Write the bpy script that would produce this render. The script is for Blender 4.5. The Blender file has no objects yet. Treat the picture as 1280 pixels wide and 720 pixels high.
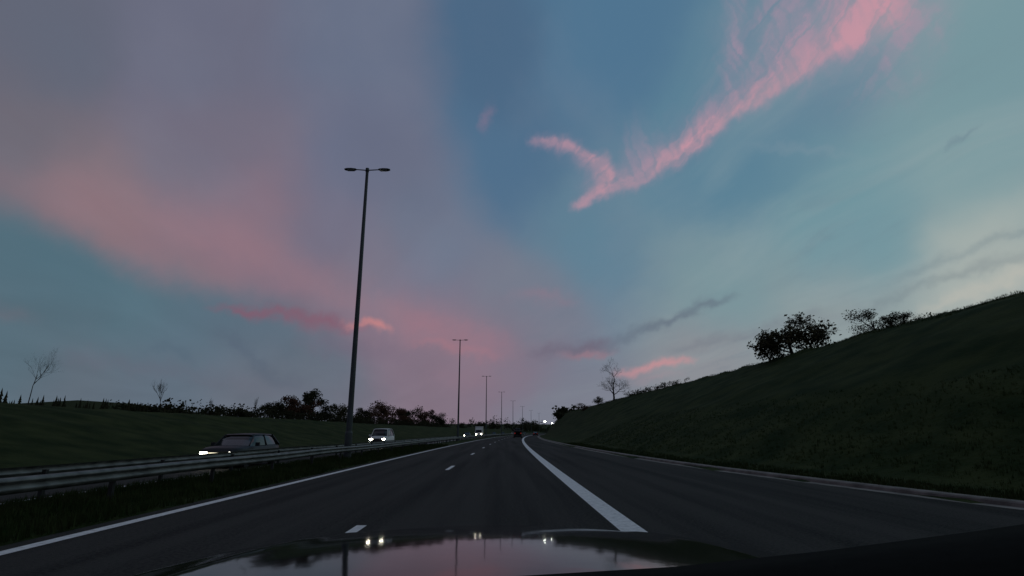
import bpy, math, random
import numpy as np
from mathutils import Vector, noise as mnoise
random.seed(7)
scene = bpy.context.scene
R = math.radians

# ---------------------------------------------------------------- helpers
def s2l(c):
    return tuple(((x/255)/12.92 if x/255 <= .04045 else ((x/255+.055)/1.055)**2.4) for x in c)

PITCH, YAW, F = R(14.42), R(1.0), 700.0
def ae(px, py):
    """photo direction -> compass azimuth / elevation in degrees (sky is at infinity)"""
    X=(px-640)/F; Z=(360-py)/F
    y=math.cos(PITCH)-Z*math.sin(PITCH); z=math.sin(PITCH)+Z*math.cos(PITCH)
    return math.degrees(math.atan2(X,y)+YAW), math.degrees(math.atan2(z,math.hypot(X,y)))

def obj_from(name, verts, faces, mats, midx=None, smooth=False, parent=None):
    me=bpy.data.meshes.new(name); me.from_pydata([tuple(v) for v in verts],[],faces); me.update()
    for m in mats: me.materials.append(m)
    if smooth: me.polygons.foreach_set('use_smooth',[True]*len(me.polygons))
    ob=bpy.data.objects.new(name,me); scene.collection.objects.link(ob)
    if parent: ob.parent=parent
    return ob
def empty(name, loc=(0,0,0), rz=0):
    e=bpy.data.objects.new(name,None); scene.collection.objects.link(e); e.location=loc; e.rotation_euler=(0,0,rz); return e

def mat(name, col, rough=.8, metal=0, var=0, vscale=5, bump=0, bscale=20, emis=None, estr=0, col2=None, spec=.5):
    m=bpy.data.materials.new(name); m.use_nodes=True; nt=m.node_tree; b=nt.nodes['Principled BSDF']
    b.inputs['Base Color'].default_value=(*col,1); b.inputs['Roughness'].default_value=rough; b.inputs['Metallic'].default_value=metal
    b.inputs['Specular IOR Level'].default_value=spec
    tc=nt.nodes.new('ShaderNodeTexCoord')
    if var or col2:
        n=nt.nodes.new('ShaderNodeTexNoise'); n.inputs['Scale'].default_value=vscale; n.inputs['Detail'].default_value=5
        nt.links.new(tc.outputs['Object'],n.inputs['Vector'])
        r=nt.nodes.new('ShaderNodeValToRGB'); r.color_ramp.elements[0].position=.35; r.color_ramp.elements[1].position=.65
        a=col if col2 else tuple(c*(1-var) for c in col); bb=col2 if col2 else tuple(c*(1+var) for c in col)
        r.color_ramp.elements[0].color=(*a,1); r.color_ramp.elements[1].color=(*bb,1)
        nt.links.new(n.outputs['Fac'],r.inputs[0]); nt.links.new(r.outputs[0],b.inputs['Base Color'])
    if bump:
        n=nt.nodes.new('ShaderNodeTexNoise'); n.inputs['Scale'].default_value=bscale; n.inputs['Detail'].default_value=4
        nt.links.new(tc.outputs['Object'],n.inputs['Vector'])
        bu=nt.nodes.new('ShaderNodeBump'); bu.inputs['Strength'].default_value=bump; bu.inputs['Distance'].default_value=.05
        nt.links.new(n.outputs['Fac'],bu.inputs['Height']); nt.links.new(bu.outputs[0],b.inputs['Normal'])
    if emis: b.inputs['Emission Color'].default_value=(*emis,1); b.inputs['Emission Strength'].default_value=estr
    return m

# ---------------------------------------------------------------- camera
cam=bpy.data.objects.new('camera',bpy.data.cameras.new('camera')); scene.collection.objects.link(cam)
cam.location=(0,0,1.35); cam.rotation_euler=(R(90)+PITCH,0,-YAW)
cam.data.lens=F/1280*36; cam.data.sensor_width=36; cam.data.clip_start=.02; cam.data.clip_end=9000
scene.camera=cam
scene.view_settings.view_transform='Standard'; scene.view_settings.look='None'; scene.view_settings.exposure=0

# ---------------------------------------------------------------- sky dome (cloud cover computed per direction)
az=np.concatenate([np.linspace(-180,-60,60,endpoint=False),np.arange(-60,60,.125),np.linspace(60,180,61)])
el=np.concatenate([np.linspace(-90,-4,8,endpoint=False),np.arange(-4,48,.125),np.linspace(48,90,30)])
el=np.clip(el,-89.9,89.9)
AZg,ELg=np.meshgrid(az,el); shp=AZg.shape
AZ=AZg.ravel(); EL=ELg.ravel()
dx=np.sin(np.radians(AZ))*np.cos(np.radians(EL)); dy=np.cos(np.radians(AZ))*np.cos(np.radians(EL)); dz=np.sin(np.radians(EL))
rs=np.random.RandomState(4); perm=rs.permutation(256); perm=np.concatenate([perm,perm])
G=rs.normal(size=(256,3)); G/=np.linalg.norm(G,axis=1)[:,None]; G*=1.25
def perlin(x,y,z):
    xi=np.floor(x).astype(int); yi=np.floor(y).astype(int); zi=np.floor(z).astype(int)
    xf=x-xi; yf=y-yi; zf=z-zi; xi&=255; yi&=255; zi&=255
    u=xf*xf*xf*(xf*(xf*6-15)+10); v=yf*yf*yf*(yf*(yf*6-15)+10); w=zf*zf*zf*(zf*(zf*6-15)+10)
    def g(i,j,k):
        h=perm[(perm[(perm[(xi+i)&255]+yi+j)&255]+zi+k)&255]; q=G[h]
        return q[:,0]*(xf-i)+q[:,1]*(yf-j)+q[:,2]*(zf-k)
    a=g(0,0,0)*(1-u)+g(1,0,0)*u; b=g(0,1,0)*(1-u)+g(1,1,0)*u
    c_=g(0,0,1)*(1-u)+g(1,0,1)*u; d=g(0,1,1)*(1-u)+g(1,1,1)*u
    return (a*(1-v)+b*v)*(1-w)+(c_*(1-v)+d*v)*w
def noise(vec,scale,detail=6,rough=.55,dist=0):
    x,y,z=[np.asarray(q,dtype=float)*scale+np.zeros_like(AZ) for q in vec]
    if dist:
        x=x+dist*perlin(x+13.5,y,z); y=y+dist*perlin(x,y+7.3,z)
    s=0;a=1;t=0
    for i in range(int(detail)+1):
        s=s+a*perlin(x+i*17.1,y+i*9.2,z+i*5.7); t+=a; a*=rough; x=x*2;y=y*2;z=z*2
    return .5+.5*s/t
def sstep(x,lo,hi):
    t=np.clip((x-lo)/(hi-lo),0,1); return t*t*(3-2*t)
def mixc(f,a,b):
    f=np.clip(f,0,1)[:,None]; return np.asarray(a)*(1-f)+np.asarray(b)*f
def cubic(t,xs,ys):
    xs=np.array(xs,float); ys=np.array(ys,float); n=len(xs)
    d=np.diff(ys)/np.maximum(np.diff(xs),1e-6); m=np.zeros(n); m[0]=d[0]; m[-1]=d[-1]
    for i in range(1,n-1): m[i]=0 if d[i-1]*d[i]<=0 else 2*d[i-1]*d[i]/(d[i-1]+d[i])
    t=np.clip(t,xs[0],xs[-1]); i=np.clip(np.searchsorted(xs,t,side='right')-1,0,n-2)
    h=xs[i+1]-xs[i]; s=(t-xs[i])/h
    return (2*s**3-3*s**2+1)*ys[i]+(s**3-2*s**2+s)*h*m[i]+(-2*s**3+3*s**2)*ys[i+1]+(s**3-s**2)*h*m[i+1]
D=(dx,dy,dz)
def off(v,a,b_,c_): return (v[0]+a,v[1]+b_,v[2]+c_)
def warp(sc,amp,seed):
    return (noise(off(D,seed,seed*.7,seed*1.3),sc,4)-.5)*amp*2,(noise(off(D,seed+5.3,seed*.7+2.1,seed*1.3),sc,4)-.5)*amp*2
wa,wb=warp(3.5,6.0,3.1); fa,fb=warp(16,1.5,7.7); ga,gb=warp(60,.6,1.7)
AW=AZ+wa; EW=EL+wb; AF=AZ+fa+ga; EF=EL+fb+gb
def field(pts,s=5.5,p=-2.6):
    sw=0;sc=0
    for (px,py,col) in pts:
        a,e=ae(px,py) if px is not None else py
        w_=((AW-a)**2+(EW-e)**2+s*s)**p*1e4
        sw=sw+w_; sc=sc+w_[:,None]*np.array(s2l(col))[None]
    return sc/sw[:,None]
clear=field([
 (600,40,(76,104,132)),(760,60,(80,116,144)),(900,200,(90,128,149)),(620,200,(80,111,139)),
 (1000,60,(96,130,150)),(1230,50,(118,149,157)),(1230,200,(124,154,160)),(1050,280,(111,148,158)),
 (750,320,(94,128,148)),(900,380,(120,148,155)),(1220,330,(168,176,171)),(1020,420,(142,154,156)),(700,420,(112,127,144)),
 (720,490,(122,124,138)),(880,460,(140,141,147)),(560,300,(92,116,140)),
 (60,350,(80,110,124)),(150,400,(85,113,126)),(250,430,(88,113,128)),(330,440,(88,108,124)),(10,420,(88,108,120)),
 (100,480,(98,107,119)),(220,485,(98,108,122)),(330,490,(106,110,122)),(560,510,(130,114,128)),(350,100,(84,102,127)),
 (None,(-110,20),(60,70,90)),(None,(110,20),(120,130,135)),(None,(180,30),(60,75,95)),(None,(0,85),(62,88,115))])
veil=field([
 (60,40,(98,102,118)),(250,60,(106,108,127)),(450,60,(102,111,133)),(40,180,(110,104,115)),(250,180,(114,108,124)),
 (450,200,(104,110,132)),(120,250,(134,112,119)),(300,290,(137,113,126)),(420,280,(116,112,131)),(220,330,(134,113,124)),(500,280,(104,113,134)),
 (380,370,(130,112,127)),(560,330,(108,118,138)),(460,340,(120,114,131)),(520,400,(138,114,129)),(600,430,(130,114,130)),(540,470,(126,112,127)),(650,370,(116,123,139)),(None,(-80,30),(80,80,95))],4.5)
den=np.maximum(dz,0)+.10; qx=dx/den; qy=dy/den; th=R(-14)
sx=qx*math.cos(th)-qy*math.sin(th); sy=qx*math.sin(th)+qy*math.cos(th)
sx=sx+(noise(D,2.2,2)-.5)*.8      # bend the cirrus rows so they do not radiate perfectly
st1=noise((sx,sy*.34,0*sx),2.2,7,.55,.4)
st2=noise((sx+9,sy*.26,0*sx),7.0,6,.62,.5)
soft=noise(D,4.0,5,.5,.3)
def curve_ab(A,pts):
    pts=sorted(pts); return cubic(A,[p[0] for p in pts],[p[1] for p in pts])
edge=[(lambda q:(q[1],q[0]))(ae(*p)) for p in [(545,0),(540,100),(560,200),(600,270),(680,340),(740,400),(700,470),(640,520)]]
mR=sstep(curve_ab(EL,edge)-(AZ+wa*.45+fa*1.0),-3.8,3.8)
low=[ae(*p) for p in [(0,275),(120,318),(250,362),(380,412),(500,485),(620,525),(760,530)]]
mL=sstep((EL+wb*.6+fb)-curve_ab(AZ,low),-2.0,3.2)
mV=np.clip(mR*mL*(.70+st1*.46),0,1)
col=mixc(mV,clear,veil)
k=sstep(AZ,-8,22)*.36
patch=sstep(noise(off(D,4,1,2),3.2,3),.40,.62)
col=mixc(sstep(st2,.46,.68)*k*sstep(EL,34,14)*patch,col,s2l((100,114,130)))
col=mixc(sstep(st1,.46,.72)*sstep(AZ,-5,40)*.34,col,s2l((156,170,172)))
col=mixc(sstep(soft,.45,.7)*.10,col,s2l((146,146,158)))
col=col*(1+(.5-st1)*.30*sstep(AZ,5,-15))[:,None]
def streak(A,B,pts,inten=1.0):
    pts=sorted(pts); X=[p[0] for p in pts]
    cv=lambda i: cubic(A,X,[p[i] for p in pts])
    d=B-cv(1); w_=np.where(d>0,cv(2),cv(3))
    return np.exp(-np.minimum((d/np.maximum(w_,.05))**2,40))*np.maximum(cv(4),0)*inten
def px_streak(pts,A=None,B=None,swap=False,inten=1.0):
    o=[]
    for (px,py,wu,wd,i) in pts:
        a,e=ae(px,py); o.append((e,a,wu/12.2,wd/12.2,i) if swap else (a,e,wu/12.2,wd/12.2,i))
    A=AF if A is None else A; B=EF if B is None else B
    return streak(B,A,o,inten) if swap else streak(A,B,o,inten)
fx=AF*.62-EF*.78; fy=AF*.78+EF*.62
fil=noise((fx*.75,fy*.12,fx*0),1.0,5,.62,1.2); filc=sstep(fil,.38,.62)
fil2=noise((AF*.9+EF*.3,EF*.16-AF*.05,fx*0),1.0,4,.55,.8)
f2=sstep(fil2,.38,.62)
main=px_streak([(708,264,5,3,0),(722,258,9,4,.7),(745,246,16,6,.8),(775,236,24,7,.7),(805,222,24,8,.6),(840,200,30,9,.8),(880,172,22,9,.8),(930,136,20,8,.75),(980,102,22,9,.7),(1030,68,28,11,.65),(1070,40,36,18,.8),(1110,5,38,22,.75),(1160,-40,40,30,0)])
hook=px_streak([(655,182,4,5,0),(668,176,6,7,.65),(690,178,7,10,.75),(712,184,8,14,.8),(735,196,9,22,.85),(754,212,10,24,.6),(778,232,5,8,0)])
hook2=px_streak([(752,186,8,14,0),(757,205,10,24,.75),(762,222,14,26,.9),(754,238,16,22,.9),(734,254,14,12,.65),(714,268,8,5,0)],swap=True)
branch=px_streak([(838,198,10,10,0),(865,170,10,18,.45),(893,135,10,16,.45),(912,95,10,16,.5),(922,50,10,18,.55),(922,10,10,18,.55),(920,-40,10,14,.5)],swap=True)
wash=px_streak([(850,190,30,6,0),(920,110,50,22,.45),(980,50,65,40,.75),(1040,20,65,50,.75),(1100,10,55,55,.55),(1185,10,50,50,0)])
wash2=px_streak([(1000,130,20,20,0),(1100,85,35,30,.25),(1150,40,35,35,.4),(1210,-10,30,30,0)])
bead=px_streak([(770,215,10,5,0),(790,206,36,14,.5),(812,198,32,14,.45),(838,190,10,8,0)])
core=np.maximum(np.maximum(main,hook),hook2)
wm=np.clip(core*(.34+.42*filc+.20*f2)+(branch+bead)*(.24+.6*f2)+(wash+wash2)*(.18+.5*filc*f2+.30*filc),0,1)
pink=mixc(core,s2l((170,142,162)),s2l((206,150,162)))
col=mixc(wm*.92,col,pink)
def add(pts,c,inten,fil=True):
    global col
    m=px_streak(pts,inten=inten)
    if fil: m=m*(.35+st2*1.2)
    col=mixc(m,col,s2l(c))
add([(20,215,20,20,0),(120,250,26,24,.6),(250,290,32,22,.7),(370,345,26,20,.6),(470,385,24,20,.7),(560,415,28,26,.6),(650,430,20,20,0)],(168,124,132),.34)
add([(-60,200,20,20,0),(0,225,20,20,.4),(120,290,18,18,.6),(240,340,14,14,.6),(360,372,12,12,0)],(156,119,126),.32)
add([(255,386,4,3,0),(300,386,5,5,.8),(350,394,6,8,.9),(400,400,8,11,.9),(440,408,7,6,.5),(470,412,4,4,0)],(134,88,106),.72)
add([(425,402,3,3,0),(452,405,5,4,.8),(470,411,6,5,1),(492,415,4,3,0)],(210,136,134),.65,False)
add([(360,425,8,8,0),(420,432,14,14,.8),(480,440,14,14,.5),(540,440,8,8,0)],(112,102,120),.6)
add([(480,400,14,14,0),(540,408,24,22,.8),(600,425,24,24,.8),(660,445,14,10,0)],(170,118,131),.34)
add([(500,428,5,4,0),(545,430,6,6,.9),(590,438,6,7,.8),(640,446,4,4,0)],(178,120,130),.35)
add([(520,470,14,14,0),(580,470,18,20,.8),(640,480,14,14,0)],(152,117,130),.3)
add([(640,440,6,6,0),(690,440,9,9,.8),(740,434,9,9,.9),(785,428,6,6,0)],(110,102,119),.8)
add([(690,448,4,4,0),(740,444,5,4,.9),(778,434,4,4,0)],(166,118,128),.5)
add([(760,466,4,4,0),(790,464,5,6,.7),(825,456,6,7,.9),(850,452,6,5,.7),(872,448,3,3,0)],(208,144,148),.72)
add([(780,480,3,3,0),(820,474,4,4,.6),(860,468,3,3,0)],(176,142,150),.4)
add([(596,160,4,4,0),(608,152,12,10,.8),(616,146,10,8,.6),(626,140,4,4,0)],(140,118,142),.5,False)
add([(630,365,8,8,0),(680,370,9,9,.7),(740,378,6,6,0)],(148,120,135),.5)
add([(740,440,8,6,0),(820,406,7,6,.8),(890,380,5,5,.7),(935,366,4,4,0)],(94,104,120),.7)
add([(780,425,5,5,0),(840,400,5,4,.6),(900,360,5,5,0)],(98,110,126),.4)
add([(800,440,6,6,0),(900,425,7,7,.6),(1000,405,9,7,.6),(1090,375,6,6,0)],(114,117,128),.55)
add([(1020,412,5,5,0),(1100,380,6,5,.7),(1190,345,6,5,.7),(1290,315,7,6,.5),(1400,290,5,5,0)],(108,121,130),.5)
add([(1090,360,5,5,0),(1180,325,5,4,.7),(1290,285,5,5,.7),(1400,250,5,5,0)],(108,127,137),.42)
add([(1180,185,3,3,0),(1205,168,3,3,.7),(1228,152,3,3,0)],(96,118,136),.5)
add([(1130,400,5,5,0),(1200,372,8,6,.9),(1300,335,12,6,.9),(1420,300,5,5,0)],(196,190,178),.5)
add([(180,430,6,6,0),(215,440,7,5,.6),(245,455,6,6,0)],(76,93,110),.5)
add([(255,405,10,8,0),(300,430,10,8,.7),(340,468,8,8,.6),(390,490,6,6,0)],(82,94,112),.5)
add([(920,180,5,5,0),(1000,185,5,5,.4),(1100,200,5,5,0)],(150,160,170),.4)
add([(40,440,8,8,0),(120,452,10,8,.6),(300,478,12,10,.5),(480,500,8,8,0)],(102,101,116),.45)
add([(-60,380,8,6,0),(0,390,10,8,.6),(60,402,6,6,0)],(124,103,112),.42)
col=mixc(sstep(EL,-1.0,-4.0),col,np.array((.02,.02,.022)))
nr,ncl=shp
RAD=7000.0
co=np.stack([dx,dy,dz],1)*RAD
me=bpy.data.meshes.new('sky'); idx=np.arange(nr*ncl).reshape(nr,ncl)
fq=np.stack([idx[:-1,:-1],idx[:-1,1:],idx[1:,1:],idx[1:,:-1]],-1).reshape(-1,4)
me.vertices.add(len(co)); me.vertices.foreach_set('co',co.astype(np.float32).ravel())
me.loops.add(fq.size); me.loops.foreach_set('vertex_index',fq.astype(np.int32).ravel())
me.polygons.add(len(fq)); me.polygons.foreach_set('loop_start',np.arange(0,fq.size,4,dtype=np.int32))
me.update(); me.validate()
at=me.attributes.new('sky_color','FLOAT_COLOR','POINT')
at.data.foreach_set('color',np.concatenate([col,np.ones((len(col),1))],1).astype(np.float32).ravel())
ms=bpy.data.materials.new('sky_clouds'); ms.use_nodes=True; n_=ms.node_tree; n_.nodes.clear()
a_=n_.nodes.new('ShaderNodeAttribute'); a_.attribute_name='sky_color'
em=n_.nodes.new('ShaderNodeEmission'); o_=n_.nodes.new('ShaderNodeOutputMaterial')
n_.links.new(a_.outputs['Color'],em.inputs[0]); n_.links.new(em.outputs[0],o_.inputs[0]); em.inputs[1].default_value=1.0
ms.cycles.emission_sampling='NONE'
me.materials.append(ms); so=bpy.data.objects.new('sky',me); scene.collection.objects.link(so)

w=bpy.data.worlds.new('World'); scene.world=w; w.use_nodes=True; nt=w.node_tree
sky=nt.nodes.new('ShaderNodeTexSky'); sky.sky_type='NISHITA'; sky.sun_disc=False
sky.sun_elevation=R(1.0); sky.sun_rotation=R(75)
nt.links.new(sky.outputs[0],nt.nodes['Background'].inputs[0]); nt.nodes['Background'].inputs[1].default_value=.05
w.cycles.sampling_method='NONE'
sun=bpy.data.objects.new('sun',bpy.data.lights.new('sun','SUN')); scene.collection.objects.link(sun)
sun.data.energy=.02; sun.data.angle=R(12); sun.data.color=(1,.85,.75)
sd=Vector((math.sin(R(75))*math.cos(R(3)),math.cos(R(75))*math.cos(R(3)),math.sin(R(3))))
sun.rotation_euler=sd.to_track_quat('Z','Y').to_euler()

# ---------------------------------------------------------------- materials
m_asph=mat('asphalt',(.042,.042,.045),.9,bump=.4,bscale=70,spec=.12)
nt2=m_asph.node_tree; b=nt2.nodes['Principled BSDF']
t=nt2.nodes.new('ShaderNodeTexCoord'); mp=nt2.nodes.new('ShaderNodeMapping'); mp.inputs['Scale'].default_value=(1.5,.045,1)
nt2.links.new(t.outputs['Object'],mp.inputs[0])
n1=nt2.nodes.new('ShaderNodeTexNoise'); n1.inputs['Scale'].default_value=1; n1.inputs['Detail'].default_value=4; nt2.links.new(mp.outputs[0],n1.inputs['Vector'])
n2=nt2.nodes.new('ShaderNodeTexNoise'); n2.inputs['Scale'].default_value=22; n2.inputs['Detail'].default_value=5; nt2.links.new(t.outputs['Object'],n2.inputs['Vector'])
mm=nt2.nodes.new('ShaderNodeMath'); mm.operation='MULTIPLY_ADD'; nt2.links.new(n2.outputs['Fac'],mm.inputs[0]); mm.inputs[1].default_value=.8; nt2.links.new(n1.outputs['Fac'],mm.inputs[2])
rp=nt2.nodes.new('ShaderNodeValToRGB'); rp.color_ramp.elements[0].position=.68; rp.color_ramp.elements[1].position=1.0
rp.color_ramp.elements[0].color=(.015,.0155,.015,1); rp.color_ramp.elements[1].color=(.050,.048,.045,1)
nt2.links.new(mm.outputs[0],rp.inputs[0]); nt2.links.new(rp.outputs[0],b.inputs['Base Color'])
def worn(name,lo,hi):
    m=mat(name,lo,.6,bump=.2,bscale=60); q=m.node_tree; bb=q.nodes['Principled BSDF']
    t=q.nodes.new('ShaderNodeTexCoord'); n=q.nodes.new('ShaderNodeTexNoise'); n.inputs['Scale'].default_value=9; n.inputs['Detail'].default_value=8; n.inputs['Roughness'].default_value=.7
    q.links.new(t.outputs['Object'],n.inputs['Vector']); r=q.nodes.new('ShaderNodeValToRGB')
    r.color_ramp.elements[0].position=.30; r.color_ramp.elements[0].color=(.20,.20,.20,1); r.color_ramp.elements[1].position=.62; r.color_ramp.elements[1].color=(*hi,1)
    x=r.color_ramp.elements.new(.40); x.color=(*lo,1)
    q.links.new(n.outputs['Fac'],r.inputs[0]); q.links.new(r.outputs[0],bb.inputs['Base Color']); return m
m_paint=worn('road_paint',(.64,.64,.65),(.88,.88,.88))
m_kerb=mat('concrete_kerb',(.12,.11,.10),.9,col2=(.24,.22,.20),vscale=2,bump=.3)
m_ground=mat('grass_ground',(.014,.027,.008),.95,col2=(.040,.053,.018),vscale=.5,bump=1,bscale=6,spec=.05)
m_grass=mat('grass_blades',(.020,.038,.011),.9,col2=(.048,.060,.023),vscale=1.2,spec=.05)
m_steel=mat('galvanised_steel',(.17,.17,.165),.6,metal=.4,var=.35,vscale=3)
m_post=mat('weathered_steel_post',(.03,.03,.03),.8,metal=.2,var=.3,vscale=3)
m_pole=mat('painted_steel_pole',(.06,.07,.075),.6,metal=.2,var=.15,vscale=2)
m_lens=mat('lamp_lens',(.35,.36,.38),.2)
m_bark=mat('bark',(.030,.025,.021),.95,var=.3,vscale=6)
m_leafd=mat('leaves_dark',(.020,.024,.013),.9,col2=(.040,.038,.022),vscale=.8,spec=.05)
m_leafr=mat('leaves_russet',(.060,.030,.021),.9,col2=(.095,.048,.032),vscale=.8,spec=.05)
m_leafo=mat('leaves_olive',(.034,.034,.018),.9,col2=(.064,.055,.028),vscale=.6,spec=.05)
m_hood=mat('hood_paint',(.003,.003,.004),.07,spec=.20,bump=.012,bscale=6)
m_dash=mat('dashboard_plastic',(.005,.005,.005),.95,var=.2,vscale=60,spec=.05)
m_carp=mat('car_paint_dark',(.012,.014,.018),.45,metal=0,spec=.25)
m_white=mat('van_paint_white',(.62,.62,.62),.4)
m_glass=mat('dark_glass',(.01,.012,.014),.08,spec=.5)
m_tyre=mat('tyre_rubber',(.02,.02,.02),.9)
m_rim=mat('alloy_rim',(.25,.25,.26),.35,metal=.8)
m_hl=mat('headlight_lit',(.8,.8,.8),.3,emis=(1,.95,.82),estr=18)
m_hl2=mat('headlight_far',(.8,.8,.8),.3,emis=(1,.92,.75),estr=50)
m_tl=mat('tail_light',(.12,.01,.01),.3,emis=(1,.05,.03),estr=.25)
m_black=mat('black_trim',(.015,.015,.015),.6)
m_lit=mat('lit_lantern',(.8,.8,.8),.3,emis=(.95,1,.85),estr=50)
m_drl=mat('bumper_light',(.8,.8,.8),.3,emis=(1,.90,.62),estr=2.2)

# ---------------------------------------------------------------- alignment
def c(y):
    if y<0: return 0.0
    return .00018*y*y if y<500 else 45+.18*(y-500)
def interp(y,t): return float(np.interp(y,[p[0] for p in t],[p[1] for p in t]))
def E(y): return interp(y,[(-60,13),(0,12),(3,11.4),(6,10.6),(9,9.9),(12,9.3),(16.5,8.55),(21,7.9),(26,7.4),(34,6.9),(44,6.5),(60,6.1),(100,5.6),(600,5.4)])
def crestR(y): return interp(y,[(0,30),(60,30),(100,27),(130,23.5),(200,17),(300,14),(600,14),(1000,60)])
def crestH(y): return interp(y,[(0,9.3),(60,9.3),(100,8.9),(130,8.8),(200,8.4),(300,9.6),(600,14),(1000,20)])
def sm(t): t=max(0,min(1,t)); return t*t*(3-2*t)
def nz(x,y,s,a): return mnoise.noise(Vector((x*s,y*s,3.3)))*a
def ground(r,y):
    x=r+c(y)
    if r<-19: 
        t=(-19-r)/16.0
        z=-.2+3.5*(t if t<1 else 1)
        if t<1: z=-.2+3.5*(t*.75+.25*sm(t))
        z+=nz(x,y,.25,.22)*min(1,max(0,t*2))
        if r<-35: z+=(-35-r)*.004
    elif r<-10.3: z=-.24
    elif r<-9: z=-.24+.26*sm((r+10.3)/1.3)
    elif r<-6.1: z=.03+nz(x,y,1.2,.05)
    elif r<E(y)+.15: z=-.06
    else:
        e=E(y); b0=e+2.0; cr=crestR(y); H=crestH(y)
        if r<b0: z=.09+.02*(r-e)+nz(x,y,1.1,.03)
        elif r<cr:
            t=(r-b0)/(cr-b0); z=.13+(H-.13)*(.88*t+.12*sm(t))+nz(x,y,.3,.28)*min(1,3*t)
        else: z=H+(min(r-cr,60))*.012+nz(x,y,.25,.25)
    if y>500: z+= sm((y-500)/1500)*22
    z+= 70*math.exp(-((x+1350)/380)**2-((y-1900)/500)**2)
    return z
cols=sorted(set([-3000,-2200,-1600,-1300,-1000,-700,-500,-350,-240,-160,-110,-85,-70]+[round(v,2) for v in np.arange(-60,60,.8)]+[-6.35,-6.1,-6.0,-10.3,-9]+[70,85,110,160,240,350,500,800,1300,2000,3000]))
rows=list(np.arange(-50,120,1.6))+list(np.arange(120,500,7))+list(np.arange(500,1200,50))+list(np.arange(1200,4200,200))
vs=[(r+c(y),y,ground(r,y)) for y in rows for r in cols]
nc=len(cols); fs=[(i*nc+j,i*nc+j+1,(i+1)*nc+j+1,(i+1)*nc+j) for i in range(len(rows)-1) for j in range(nc-1)]
obj_from('ground',vs,fs,[m_ground],smooth=True)

ry=list(np.arange(-50,120,1.0))+list(np.arange(120,720,8))
def strip(name,lo,hi,z,m,ys=ry,parent=None):
    vs=[];fs=[]
    for y in ys:
        a=lo(y) if callable(lo) else lo; b_=hi(y) if callable(hi) else hi
        vs+= [(a+c(y),y,z),((a+b_)/2+c(y),y,z),(b_+c(y),y,z)]
    for i in range(len(ys)-1):
        k=3*i; fs+=[(k,k+1,k+4,k+3),(k+1,k+2,k+5,k+4)]
    return obj_from(name,vs,fs,[m],parent=parent)
strip('road',-6.12,lambda y:E(y)+.02,0,m_asph)
strip('road',-17.6,-10.5,-.18,m_asph)
mk=empty('road_markings')
strip('left_edge_line',-5.85,-5.65,.004,m_paint,parent=mk)
strip('right_edge_line',1.66,2.02,.004,m_paint,parent=mk,ys=[y for y in ry if y>=2])
strip('far_edge_line',-17.2,-17.05,-.176,m_paint,parent=mk)
strip('near_edge_line',-11.1,-10.95,-.176,m_paint,parent=mk)
vs=[];fs=[]
for i in range(45):
    y0=6.4+14.3*i+(.9 if i else 0)
    for (r0,zz) in ((-2.17,.004),(-14.1,-.176)):
        k=len(vs); vs+=[(r0+c(y0),y0,zz),(r0+.15+c(y0),y0,zz),(r0+.15+c(y0+2.6),y0+2.6,zz),(r0+c(y0+2.6),y0+2.6,zz)]; fs.append((k,k+1,k+2,k+3))
obj_from('lane_dashes',vs,fs,[m_paint],parent=mk)
strip('gutter',lambda y:E(y)-.34,lambda y:E(y)-.001,.004,m_kerb)
vs=[];fs=[]
prof=[(0,-.05),(.02,.07),(.05,.095),(.30,.10),(.32,.06)]
for y in ry:
    for (o,z) in prof: vs.append((E(y)+o+c(y),y,z))
for i in range(len(ry)-1):
    for j in range(4): k=5*i+j; fs.append((k,k+1,k+6,k+5))
obj_from('kerb',vs,fs,[m_kerb])

def rail(name,r0,face,dzr=0):
    e=empty(name); prof=[(0,.40),(.03,.42),(.075,.46),(.075,.49),(.0,.53),(.0,.55),(.075,.59),(.075,.61),(.03,.65),(0,.66)]
    ys=list(np.arange(-20,120,2))+list(np.arange(120,520,8)); vs=[];fs=[]
    n=len(prof)
    for y in ys:
        for o,z in prof: vs.append((r0+face*o+c(y),y,z+dzr+nz(y,r0,.15,.03)))
    for i in range(len(ys)-1):
        for j in range(n-1): k=n*i+j; fs.append((k,k+1,k+n+1,k+n))
    obj_from('beam',vs,fs,[m_steel],smooth=True,parent=e)
    vs=[];fs=[]
    for y in np.arange(-20,300,4.0):
        x=r0-face*.09+c(y); k=len(vs); a=.04
        for z in (-.1,.58+dzr):
            vs+=[(x-a,y-a,z),(x+a,y-a,z),(x+a,y+a,z),(x-a,y+a,z)]
        fs+=[(k,k+1,k+5,k+4),(k+1,k+2,k+6,k+5),(k+2,k+3,k+7,k+6),(k+3,k,k+4,k+7),(k+4,k+5,k+6,k+7)]
    obj_from('posts',vs,fs,[m_post],parent=e)
rail('guard_rail',-7.75,1)
rail('guard_rail',-9.3,-1,.04)

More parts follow.
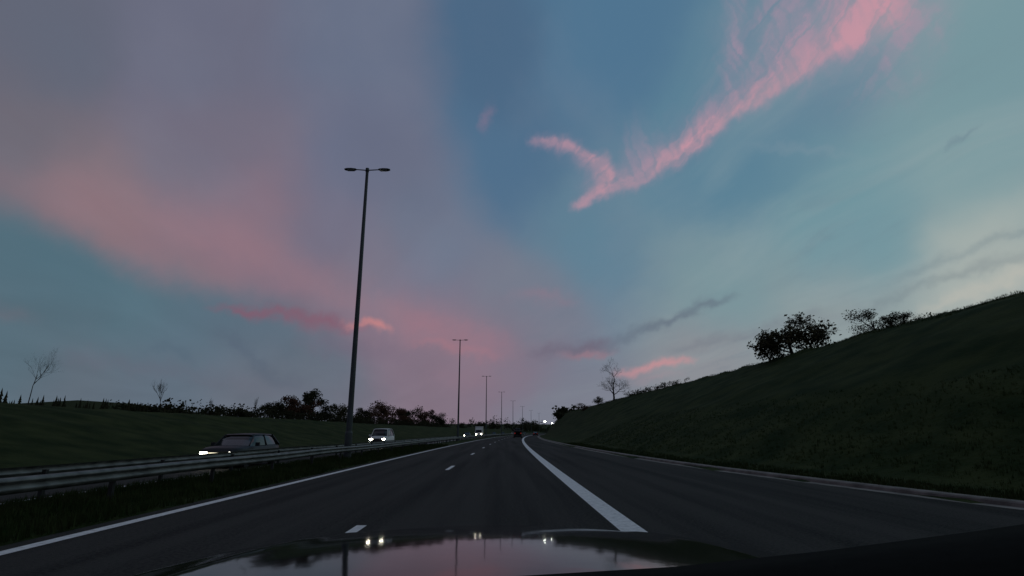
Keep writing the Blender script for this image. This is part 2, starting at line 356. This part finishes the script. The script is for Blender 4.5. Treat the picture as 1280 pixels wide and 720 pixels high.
# ---------------------------------------------------------------- generic primitives
def tube(vs,fs,p0,p1,r0,r1,n=5,cap=False):
    p0=Vector(p0);p1=Vector(p1); d=(p1-p0)
    if d.length<1e-6: return
    d.normalize(); a=d.orthogonal().normalized(); b_=d.cross(a); k=len(vs)
    for p,r in((p0,r0),(p1,r1)):
        for i in range(n):
            t=2*math.pi*i/n; vs.append(tuple(p+a*math.cos(t)*r+b_*math.sin(t)*r))
    for i in range(n): fs.append((k+i,k+(i+1)%n,k+n+(i+1)%n,k+n+i))
    if cap: fs.append(tuple(k+n+i for i in range(n))); fs.append(tuple(k+n-1-i for i in range(n)))
def box(vs,fs,x0,x1,y0,y1,z0,z1,tx=0,ty=0):
    k=len(vs)
    vs+=[(x0,y0,z0),(x1,y0,z0),(x1,y1,z0),(x0,y1,z0),(x0+tx,y0+ty,z1),(x1-tx,y0+ty,z1),(x1-tx,y1-ty,z1),(x0+tx,y1-ty,z1)]
    fs+=[(k+3,k+2,k+1,k),(k+4,k+5,k+6,k+7),(k,k+1,k+5,k+4),(k+1,k+2,k+6,k+5),(k+2,k+3,k+7,k+6),(k+3,k,k+4,k+7)]

# ---------------------------------------------------------------- street lamps
def lamp(y,r=-8.5,h=16.0):
    x=r+c(y); e=empty('street_lamp',(x,y,0))
    vs=[];fs=[]
    tube(vs,fs,(0,0,-.1),(0,0,1.3),.19,.185,12); tube(vs,fs,(0,0,1.3),(0,0,1.4),.185,.15,12)
    tube(vs,fs,(0,0,1.4),(0,0,h-.1),.15,.08,12); tube(vs,fs,(0,0,h-.1),(0,0,h+.12),.10,.10,12,True)
    obj_from('pole',vs,fs,[m_pole],smooth=True,parent=e)
    vs=[];fs=[]
    for s in(-1,1): tube(vs,fs,(0,0,h),(s*.75,0,h+.05),.035,.03,8)
    obj_from('arms',vs,fs,[m_pole],parent=e)
    for s in(-1,1):
        vs=[];fs=[]; secs=[(.62,.05,.03),(.68,.11,.06),(.9,.17,.075),(1.16,.16,.065),(1.3,.09,.035)]
        for (xx,hw,hh) in secs:
            for (a,b_) in((-1,-.35),(-.8,.5),(-.3,1),(.3,1),(.8,.5),(1,-.35),(.6,-.6),(-.6,-.6)): vs.append((s*xx,a*hw,h+.05+b_*hh))
        n=8
        for i in range(len(secs)-1):
            for j in range(n): fs.append((i*n+j,i*n+(j+1)%n,(i+1)*n+(j+1)%n,(i+1)*n+j))
        fs.append(tuple(range(n))); fs.append(tuple(len(vs)-n+i for i in range(n)))
        obj_from('luminaire',vs,fs,[m_pole],smooth=False,parent=e)
        vs=[];fs=[]; box(vs,fs,min(s*.74,s*1.12),max(s*.74,s*1.12),-.1,.1,h-.02,h-.001)
        obj_from('lens',vs,fs,[m_lens],parent=e)
for i in range(8): lamp(29.6+61.5*i,r=-7.95 if i==0 else -8.4,h=15.9)
for (yy,rr,hh) in ((300,7.2,6.6),(390,7.5,7),(470,8,8)):
    e=empty('lit_street_lamp',(c(yy)+rr,yy,0)); vs=[];fs=[]; s_=1 if yy==300 else .55
    tube(vs,fs,(0,0,0),(0,0,hh+.1),.1,.06,8); tube(vs,fs,(0,0,hh+.1),(-.8,0,hh+.2),.04,.04,6)
    obj_from('pole',vs,fs,[m_pole],parent=e)
    vs=[];fs=[]; box(vs,fs,-.98-.4*s_,-.98+.4*s_,-.3,.3,hh-.26*s_,hh+.2,.08,.08); obj_from('lantern',vs,fs,[m_lit],parent=e)

# ---------------------------------------------------------------- trees
def leafquad(vs,fs,p,s,rg):
    a=Vector((rg.uniform(-1,1),rg.uniform(-1,1),rg.uniform(-1,1))).normalized(); b_=a.orthogonal().normalized()*s; a=a*s*rg.uniform(.5,1)
    k=len(vs); p=Vector(p); vs+=[tuple(p-a),tuple(p+b_),tuple(p+a),tuple(p-b_*.8)]; fs.append((k,k+1,k+2,k+3))
def tree(name,x,y,z,h,seed,spread=.6,trunk=.3,levels=4,leaf=0,nleaf=0,lm=None,rad=None,kids=(4,6),up=.25,pl=1.0,wx=1.0):
    rg=random.Random(seed); vs=[];fs=[]; lv=[];lf=[]
    rad=rad or h*.022
    def grow(p,d,ln,r,lev):
        nseg=3; pts=[p]; 
        for i in range(nseg):
            d=(d+Vector((rg.gauss(0,.16),rg.gauss(0,.16),rg.gauss(0,.10)+up*.25))).normalized()
            q=p+d*ln/nseg; tube(vs,fs,p,q,r*(1-i*.22),r*(1-(i+1)*.22),6 if lev==0 else (4 if lev<3 else 3)); p=q; pts.append(p)
            if lev>=levels-1 and leaf:
                for _ in range(nleaf):
                    if rg.random()<pl: leafquad(lv,lf,p+Vector((rg.gauss(0,.2),rg.gauss(0,.2),rg.gauss(0,.2)))*h*.06,leaf*rg.uniform(.6,1.3),rg)
        if lev<levels:
            for i in range(rg.randint(*kids)):
                t=rg.uniform(.35,1) if lev else rg.uniform(.45,1); f=t*nseg; j=min(int(f),nseg-1); q=pts[j].lerp(pts[j+1],f-j)
                ang=rg.uniform(0,6.28); o=d.orthogonal().normalized(); o2=d.cross(o)
                nd=(d*(1-spread*.55)+ (o*math.cos(ang)+o2*math.sin(ang))*spread*rg.uniform(.7,1.3)).normalized()
                grow(q,nd,ln*rg.uniform(.5,.72),r*.45,lev+1)
    e=empty(name,(x,y,z))
    grow(Vector((0,0,-.3)),Vector((0,0,1)),h*(trunk+.25),rad,0)
    mz=max(v[2] for v in vs); s=h/mz
    vs=[(v[0]*s*wx,v[1]*s*wx,v[2]*s) for v in vs]; lv=[(v[0]*s*wx,v[1]*s*wx,v[2]*s) for v in lv]
    obj_from('trunk_and_branches',vs,fs,[m_bark],parent=e)
    if lv: obj_from('foliage',lv,lf,[lm or m_leafd],parent=e)
    return e
def gz(x,y): return ground(x-c(y),y)
def T(name,x,y,h,seed,dz=0,**k): return tree(name,x,y,gz(x,y)+dz,h,seed,**k)
T('oak_tree',31.8,60,5.5,11,dz=-.9,spread=.95,trunk=.05,levels=4,leaf=.075,nleaf=1,pl=.85,kids=(5,6),lm=m_leafo,up=.15,wx=1.25)
T('oak_tree',30.5,62.5,3.9,12,dz=-.6,spread=.95,trunk=.05,levels=4,leaf=.075,nleaf=1,pl=.6,kids=(4,6),lm=m_leafo,up=.15,wx=1.1)
T('oak_tree',33.2,58.0,4.4,13,dz=-.6,spread=.95,trunk=.05,levels=4,leaf=.07,nleaf=1,pl=.45,kids=(4,6),lm=m_leafo,up=.15,wx=1.1)
T('bare_tree',25.5,130,11.2,21,dz=-.4,spread=.75,trunk=.12,levels=5,kids=(4,5),up=.3,rad=.22)
T('bare_tree',-36,44,4.9,36,spread=.5,trunk=.4,levels=5,kids=(3,5),up=.5,rad=.06,wx=.8)
T('bare_tree',-36,61,3.8,37,spread=.45,trunk=.3,levels=5,kids=(3,5),up=.5,rad=.09,wx=.6)
T('bare_tree',-36.5,73,2.6,33,spread=.3,trunk=.3,levels=4,up=.5,rad=.04,wx=.5)
T('bare_tree',-36.5,86,3.4,34,spread=.3,trunk=.3,levels=4,up=.5,rad=.05,wx=.45)
def leafy(name,x,y,h,wd,seed,lm,dz=0,nl=170): 
    rg=random.Random(seed); z0=gz(x,y)+dz; e=empty(name,(x,y,z0)); vs=[];fs=[];lv=[];lf=[]
    tube(vs,fs,(0,0,-.5),(0,0,h*.6),h*.03,h*.015,6)
    lobes=[]
    for i in range(13):
        a=rg.uniform(0,6.28); rr=rg.uniform(0,.38)*wd; zz=h*rg.uniform(.22,.84); s=rg.uniform(.11,.22)
        lobes.append((math.cos(a)*rr,math.sin(a)*rr,zz,wd*s,h*s)); tube(vs,fs,(0,0,h*.3),(math.cos(a)*rr,math.sin(a)*rr,zz),h*.012,h*.004,4)
    for (a,b_,zz,sw,sh) in lobes:
        for _ in range(nl):
            v=Vector((rg.gauss(0,1),rg.gauss(0,1),rg.gauss(0,1))); v=v/max(v.length,.1)*rg.uniform(.3,1.15)
            leafquad(lv,lf,(a+v.x*sw,b_+v.y*sw,max(0,zz+v.z*sh)),h*.03*rg.uniform(.5,1.3),rg)
    obj_from('trunk_and_branches',vs,fs,[m_bark],parent=e); obj_from('foliage',lv,lf,[lm],parent=e)
leafy('tree',-38.5,100,3.8,5,41,m_leafd); leafy('tree',-38.5,95,3.0,4,55,m_leafd)
leafy('tree',-40,108,5.0,6.5,42,m_leafr); leafy('tree',-38.5,112,4.5,6,43,m_leafr)
leafy('tree',-39,117,6.4,6,44,m_leafd,0,220); leafy('tree',-38,124,5.0,7,45,m_leafd); leafy('tree',-39,140,5,8,46,m_leafo)
leafy('tree',-38,155,5,8,56,m_leafd); leafy('tree',-38,172,5.5,8,57,m_leafr)
leafy('tree',-38,190,8,12,47,m_leafr); leafy('tree',-36,205,7,10,48,m_leafr); leafy('tree',-36,262,9.5,12,49,m_leafr); leafy('tree',-40,240,8.5,12,50,m_leafd)
leafy('tree',-34,300,9,13,58,m_leafd)
leafy('bush',31.2,45.8,2.5,4.2,51,m_leafd,-.4,220); leafy('bush',31.5,44.2,1.8,3,59,m_leafd,-.3); leafy('bush',31,42,1.5,2.5,52,m_leafd,-.3)
leafy('bush',24.6,145,2.5,4,53,m_leafo,-.3); leafy('bush',23,160,2.6,5,54,m_leafr,-.3)
def mass(name,pts,lm,seed,leaf=.35):
    rg=random.Random(seed); lv=[];lf=[]
    for (x,y,z0,h,wd,n) in pts:
        subs=[(rg.uniform(-.35,.35)*wd,rg.uniform(-.3,.3)*wd,rg.uniform(.1,.7)*h,rg.uniform(.15,.3)) for _ in range(6)]
        for _ in range(n):
            a,b_,zz,s=rg.choice(subs); v=Vector((rg.gauss(0,1),rg.gauss(0,1),rg.gauss(0,1))).normalized()*rg.uniform(.2,1.1)
            leafquad(lv,lf,(x+a+v.x*s*wd,y+b_+v.y*s*wd,z0+max(-.2,zz+v.z*s*h)),leaf*rg.uniform(.5,1.3),rg)
    return obj_from(name,lv,lf,[lm])
rg=random.Random(5)
pts=[]
for i in range(260):
    y=rg.uniform(60,260); x=-rg.uniform(36,42)+c(y)*.6; pts.append((x,y,gz(x,y)-.1,rg.uniform(.7,1.6)*(1+y/150),rg.uniform(1.8,4.2),80))
mass('hedge',pts,m_leafd,61,.15)
pts=[]
for i in range(55):
    y=rg.uniform(92,125); x=crestR(y)+c(y)+rg.uniform(-.3,1.5); pts.append((x,y,gz(x,y)-.1,rg.uniform(.5,1.7),rg.uniform(1,2.5),60))
for i in range(14):
    y=rg.uniform(36,60); x=crestR(y)+c(y)+rg.uniform(.3,2); pts.append((x,y,gz(x,y)-.1,rg.uniform(.3,.6),rg.uniform(1,2),60))
mass('hedge',pts,m_leafd,62,.10)
pts=[]
for i in range(85):
    y=rg.uniform(400,620); x=rg.uniform(-190,110); xr=x-c(y)
    if -20<xr<9 and y<560: continue
    h=rg.uniform(8,15); pts.append((x,y,gz(x,y)-1,h,rg.uniform(9,16),170))
for i in range(26):
    y=rg.uniform(570,640); x=c(y)+rg.uniform(-70,60); pts.append((x,y,gz(x,y)-1,rg.uniform(8,16),14,170))
for i in range(30):
    y=rg.uniform(220,420); x=c(y)+crestR(y)+rg.uniform(-3,6); pts.append((x,y,gz(x,y)-.5,rg.uniform(2,5),rg.uniform(4,8),130))
mass('distant_trees',pts,m_leafd,63,.6)
vs=[];fs=[]
for i in range(230):
    y=rg.uniform(36,110); x=-35.5-rg.uniform(0,5); z=gz(x,y); h=rg.uniform(.35,1.15)
    for j in range(4):
        z0=z+h*j*.22; r0=h*.22*(1-j*.22); k=len(vs)
        for a in range(6):
            tt=a*1.047+rg.uniform(-.3,.3); q=r0*rg.uniform(.6,1.2); vs.append((x+q*math.cos(tt),y+q*math.sin(tt),z0))
        vs.append((x,y,z0+h*.38))
        for a in range(6): fs.append((k+a,k+(a+1)%6,k+6))
obj_from('young_conifers',vs,fs,[m_leafd])

# ---------------------------------------------------------------- grass tufts
def grass(name,n,gen,hmin,hmax,seed):
    rg=random.Random(seed); vs=[];fs=[]
    for _ in range(n):
        x,y=gen(rg); z=gz(x,y)-.01; h=rg.uniform(hmin,hmax)
        for _b in range(5):
            a=rg.uniform(0,6.28); o=rg.uniform(0,.07); ln=h*rg.uniform(.6,1); k=len(vs); wd=.006+h*.03
            bx=x+o*math.cos(a)*1.5; by=y+o*math.sin(a)*1.5; t=rg.uniform(-.35,.35); u_=rg.uniform(-.35,.35)
            vs+=[(bx-wd*math.sin(a),by+wd*math.cos(a),z),(bx+wd*math.sin(a),by-wd*math.cos(a),z),(bx+t*ln,by+u_*ln,z+ln)]; fs.append((k,k+1,k+2))
    obj_from(name,vs,fs,[m_grass])
def g_med(rg):
    y=3+57*rg.random()**1.6; return c(y)-rg.uniform(6.12,9.6),y
def g_ver(rg):
    y=8+60*rg.random()**1.5; r=E(y)+.35+9*rg.random()**1.8; return c(y)+r,y
def g_crest(rg):
    y=18+130*rg.random()**1.3; return c(y)+crestR(y)+rg.uniform(-1.5,1),y
grass('median_grass',20000,g_med,.08,.24,1)
grass('verge_grass',14000,g_ver,.05,.16,2)
grass('crest_grass',6000,g_crest,.06,.2,3)

# ---------------------------------------------------------------- vehicles
def loft(secs):
    vs=[];fs=[];n=len(secs[0])
    for s in secs: vs+=s
    for i in range(len(secs)-1):
        for j in range(n-1): k=i*n+j; fs.append((k,k+1,k+n+1,k+n))
    fs.append(tuple(range(n))); fs.append(tuple(len(vs)-n+i for i in reversed(range(n))))
    return vs,fs
def wheel(e,x,y,r):
    vs=[];fs=[]; s=1 if x>0 else -1
    tube(vs,fs,(x-s*.2,y,r),(x,y,r),r,r,20,True); obj_from('tyre',vs,fs,[m_tyre],parent=e)
    vs=[];fs=[]; tube(vs,fs,(x-s*.1,y,r),(x+s*.008,y,r),r*.64,r*.60,14,True); obj_from('rim',vs,fs,[m_rim],parent=e)
def car(name,x,y,z,paint,Lh,W,hood_z,belt,roof,cab,head=m_hl,rz=0,big=False):
    """front faces -Y; cab=(windscreen base, roof front, roof rear, tail top)"""
    e=empty(name,(x,y,z),rz); w_=W/2
    st=[(0,.84,.32,.52,hood_z-.22),(.10,.92,.22,.50,hood_z-.10),(.5,.98,.20,.5,hood_z-.03),(1.0,1,.20,.5,hood_z),(cab[0]+.05,1,.2,.5,belt-.02),(Lh*.5,1,.2,.5,belt),(Lh-.9,1,.2,.5,belt+.02),(Lh-.25,.97,.24,.55,belt+.01),(Lh,.88,.36,.6,belt-.08)]
    st=sorted(st)
    secs=[]
    for (yy,f,zb,zm,zt) in st:
        h=[(-w_*f*.9,zb),(-w_*f,zb+.12),(-w_*f*1.0,zm+.1),(-w_*f*.97,zt-.08),(-w_*f*.88,zt),(-w_*f*.4,zt+.03)]
        pts=h+[(-a,b_) for a,b_ in reversed(h)]
        secs.append([(a,yy,b_) for a,b_ in pts])
    vs,fs=loft([s+[s[0]] for s in secs]); obj_from('body',vs,fs,[paint],smooth=True,parent=e)
    def ring(yy,zb,zt,fb,ft):
        h=[(-w_*fb,zb),(-w_*(fb*.35+ft*.65),zb+(zt-zb)*.72),(-w_*ft,zt-.03),(-w_*ft*.5,zt)]
        p=h+[(-a,b_) for a,b_ in reversed(h)]; return [(a,yy,b_) for a,b_ in p]
    b0,r0,r1,b1=cab
    secs=[ring(b0,belt-.04,belt-.01,.86,.82),ring((b0+r0)/2,belt-.03,(belt+roof)/2+.04,.90,.76),ring(r0,belt-.02,roof-.02,.93,.70),ring((r0+r1)/2,belt-.01,roof,.93,.72),ring(r1,belt,roof-.03,.91,.69),ring((r1+b1)/2,belt,(belt+roof)/2+.06,.88,.70),ring(b1,belt,belt+.02,.84,.72)]
    vs,fs=loft(secs); obj_from('windows',vs,fs,[m_glass],smooth=True,parent=e)
    secs=[]
    for (yy,zz,f) in((r0-.12,roof-.05,.70),(r0,roof-.005,.73),((r0+r1)/2,roof+.014,.745),(r1,roof-.012,.72),(r1+.12,roof-.07,.70)):
        secs.append([(-w_*f,yy,zz-.05),(-w_*f*.9,yy,zz),(-w_*f*.4,yy,zz+.018),(w_*f*.4,yy,zz+.018),(w_*f*.9,yy,zz),(w_*f,yy,zz-.05)])
    vs,fs=loft(secs); obj_from('roof',vs,fs,[paint],smooth=True,parent=e)
    vs=[];fs=[]
    for s in(-1,1):
        tube(vs,fs,(s*w_*.86,b0,belt-.02),(s*w_*.72,r0-.05,roof-.04),.035,.03,6)
        tube(vs,fs,(s*w_*.945,(r0+r1)/2-.05,belt-.02),(s*w_*.745,(r0+r1)/2-.05,roof-.03),.04,.03,6)
        tube(vs,fs,(s*w_*.88,b1-.05,belt),(s*w_*.71,r1+.03,roof-.05),.07,.045,6)
        box(vs,fs,min(s*w_*1.0,s*w_*1.2),max(s*w_*1.0,s*w_*1.2),b0+.3,b0+.42,belt-.02,belt+.13,.01,.01)
    obj_from('pillars_and_mirrors',vs,fs,[paint],parent=e)
    for yy in(.82,Lh-.85):
        for s in(-1,1): wheel(e,s*(w_+.005),yy,.32)
    vs=[];fs=[]
    for s in(-1,1):
        a,b_=sorted((s*w_*.50,s*w_*.84)); box(vs,fs,a,b_,-.03,.12,hood_z-.30,hood_z-.20,.01,.0)
    obj_from('headlights',vs,fs,[head],parent=e)
    vs=[];fs=[]; box(vs,fs,-w_*.46,w_*.46,-.022,.1,.42,hood_z-.24); box(vs,fs,-w_*.7,w_*.7,-.02,.2,.26,.36)
    obj_from('grille_and_bumper',vs,fs,[m_black],parent=e)
    vs=[];fs=[]; box(vs,fs,-.26,.26,-.034,-.025,.50,.60); obj_from('number_plate',vs,fs,[m_white],parent=e)
    vs=[];fs=[]
    for s in(-1,1):
        a,b_=sorted((s*w_*.6,s*w_*.84)); box(vs,fs,a,b_,Lh-.1,Lh+.03,belt-.28,belt-.12)
    obj_from('tail_lights',vs,fs,[m_tl],parent=e)
    return e
# estate car, headlights on
e=car('car',-12.25,25.4,-.20,m_carp,4.7,1.84,.92,.96,1.46,(1.2,1.95,4.0,4.6))
vs=[];fs=[]; box(vs,fs,-.40,.40,-.04,-.026,.66,.685); box(vs,fs,-.80,.80,-.04,-.024,.44,.48)
obj_from('light_bar',vs,fs,[m_drl],parent=e)
car('van',-12.2,57,-.18,m_white,4.5,1.85,1.1,1.15,1.85,(.85,1.5,4.0,4.4),head=m_hl2)
for yy in(150,235,275,400): car('car',c(yy)-13.2,yy,-.18,m_carp,4.4,1.8,.9,.95,1.45,(1.2,1.9,3.3,4.2),head=m_hl2)
car('car',c(330)-13.2,330,-.18,m_white,4.4,1.8,.9,.95,1.45,(1.2,1.9,3.3,4.2),head=m_hl2)
car('van',c(140)+.2,140,0,m_carp,4.6,1.9,1.2,1.25,2.1,(.7,1.3,4.2,4.5),head=m_black,rz=math.pi)
car('car',c(230)+3.6,230,0,m_carp,4.4,1.8,.9,.95,1.45,(1.2,1.9,3.3,4.2),head=m_black,rz=math.pi)
e=empty('box_truck',(c(185)-13.6,185,-.18))
vs=[];fs=[]; box(vs,fs,-1.2,1.2,2.1,8.5,.95,3.3); obj_from('cargo_box',vs,fs,[m_white],parent=e)
vs,fs=loft([[( -1.05,0,.45),(-1.1,0,1.4),(-1.0,.15,2.3),(1.0,.15,2.3),(1.1,0,1.4),(1.05,0,.45)],[(-1.1,.5,.45),(-1.12,.5,1.4),(-1.05,.5,2.6),(1.05,.5,2.6),(1.12,.5,1.4),(1.1,.5,.45)],[(-1.1,2,.45),(-1.12,2,1.4),(-1.05,2,2.65),(1.05,2,2.65),(1.12,2,1.4),(1.1,2,.45)]])
obj_from('cab',vs,fs,[m_white],parent=e)
vs=[];fs=[]; box(vs,fs,-.92,.92,-.02,.12,1.45,2.15,.05); obj_from('windscreen',vs,fs,[m_glass],parent=e)
vs=[];fs=[]; box(vs,fs,-.95,.95,1.9,8.4,.6,.94); obj_from('chassis',vs,fs,[m_black],parent=e)
for yy in(1.1,6.6):
    for s in(-1,1): wheel(e,s*1.1,yy,.45)
vs=[];fs=[]
for s in(-1,1):
    a,b_=sorted((s*.65,s*.95)); box(vs,fs,a,b_,-.05,.1,.7,.9)
obj_from('headlights',vs,fs,[m_hl2],parent=e)

# ---------------------------------------------------------------- the car we ride in: hood + dashboard
ego=empty('car')
def slope(d): return 3.0+5.0*(d-1.15) if d<2.2 else 8.25+60*(d-2.2)
ds=np.arange(.9,2.55,.02)
i22=int(round((2.2-.9)/.02)); hz=[0]*len(ds); hz[i22]=1.020
for i in range(i22,0,-1): hz[i-1]=hz[i]+math.tan(R(slope(ds[i])))*.02
for i in range(i22,len(ds)-1): hz[i+1]=hz[i]-math.tan(R(min(slope(ds[i]),65)))*.02
vs=[];fs=[]; xs=np.linspace(-1,1,61)
for i,d in enumerate(ds):
    for u_ in xs:
        hw=.88-.10*max(0,(d-1.6))**2
        x=-.02+u_*hw; zz_=hz[i]-.062*u_*u_-.16*max(0,abs(u_)-.80)**2*20
        zz_+= .006*math.exp(-((abs(u_)-.62)/.06)**2)
        vs.append((x,d-.10*u_*u_,zz_))
n=len(xs)
for i in range(len(ds)-1):
    for j in range(n-1): k=i*n+j; fs.append((k,k+1,k+n+1,k+n))
obj_from('hood',vs,fs,[m_hood],smooth=True,parent=ego)
secs=[]
for (x,zt) in((-.75,1.215),(-.3,1.222),(0,1.228),(.16,1.236),(.30,1.249),(.45,1.266),(.62,1.288),(.8,1.30)):
    secs.append([(x,.30,1.10),(x,.36,zt-.03),(x,.44,zt-.004),(x,.5,zt),(x,.56,zt-.006),(x,.62,zt-.04),(x,.62,1.10)])
vs,fs=loft(secs); obj_from('dashboard',vs,fs,[m_dash],smooth=True,parent=ego)
print('done')
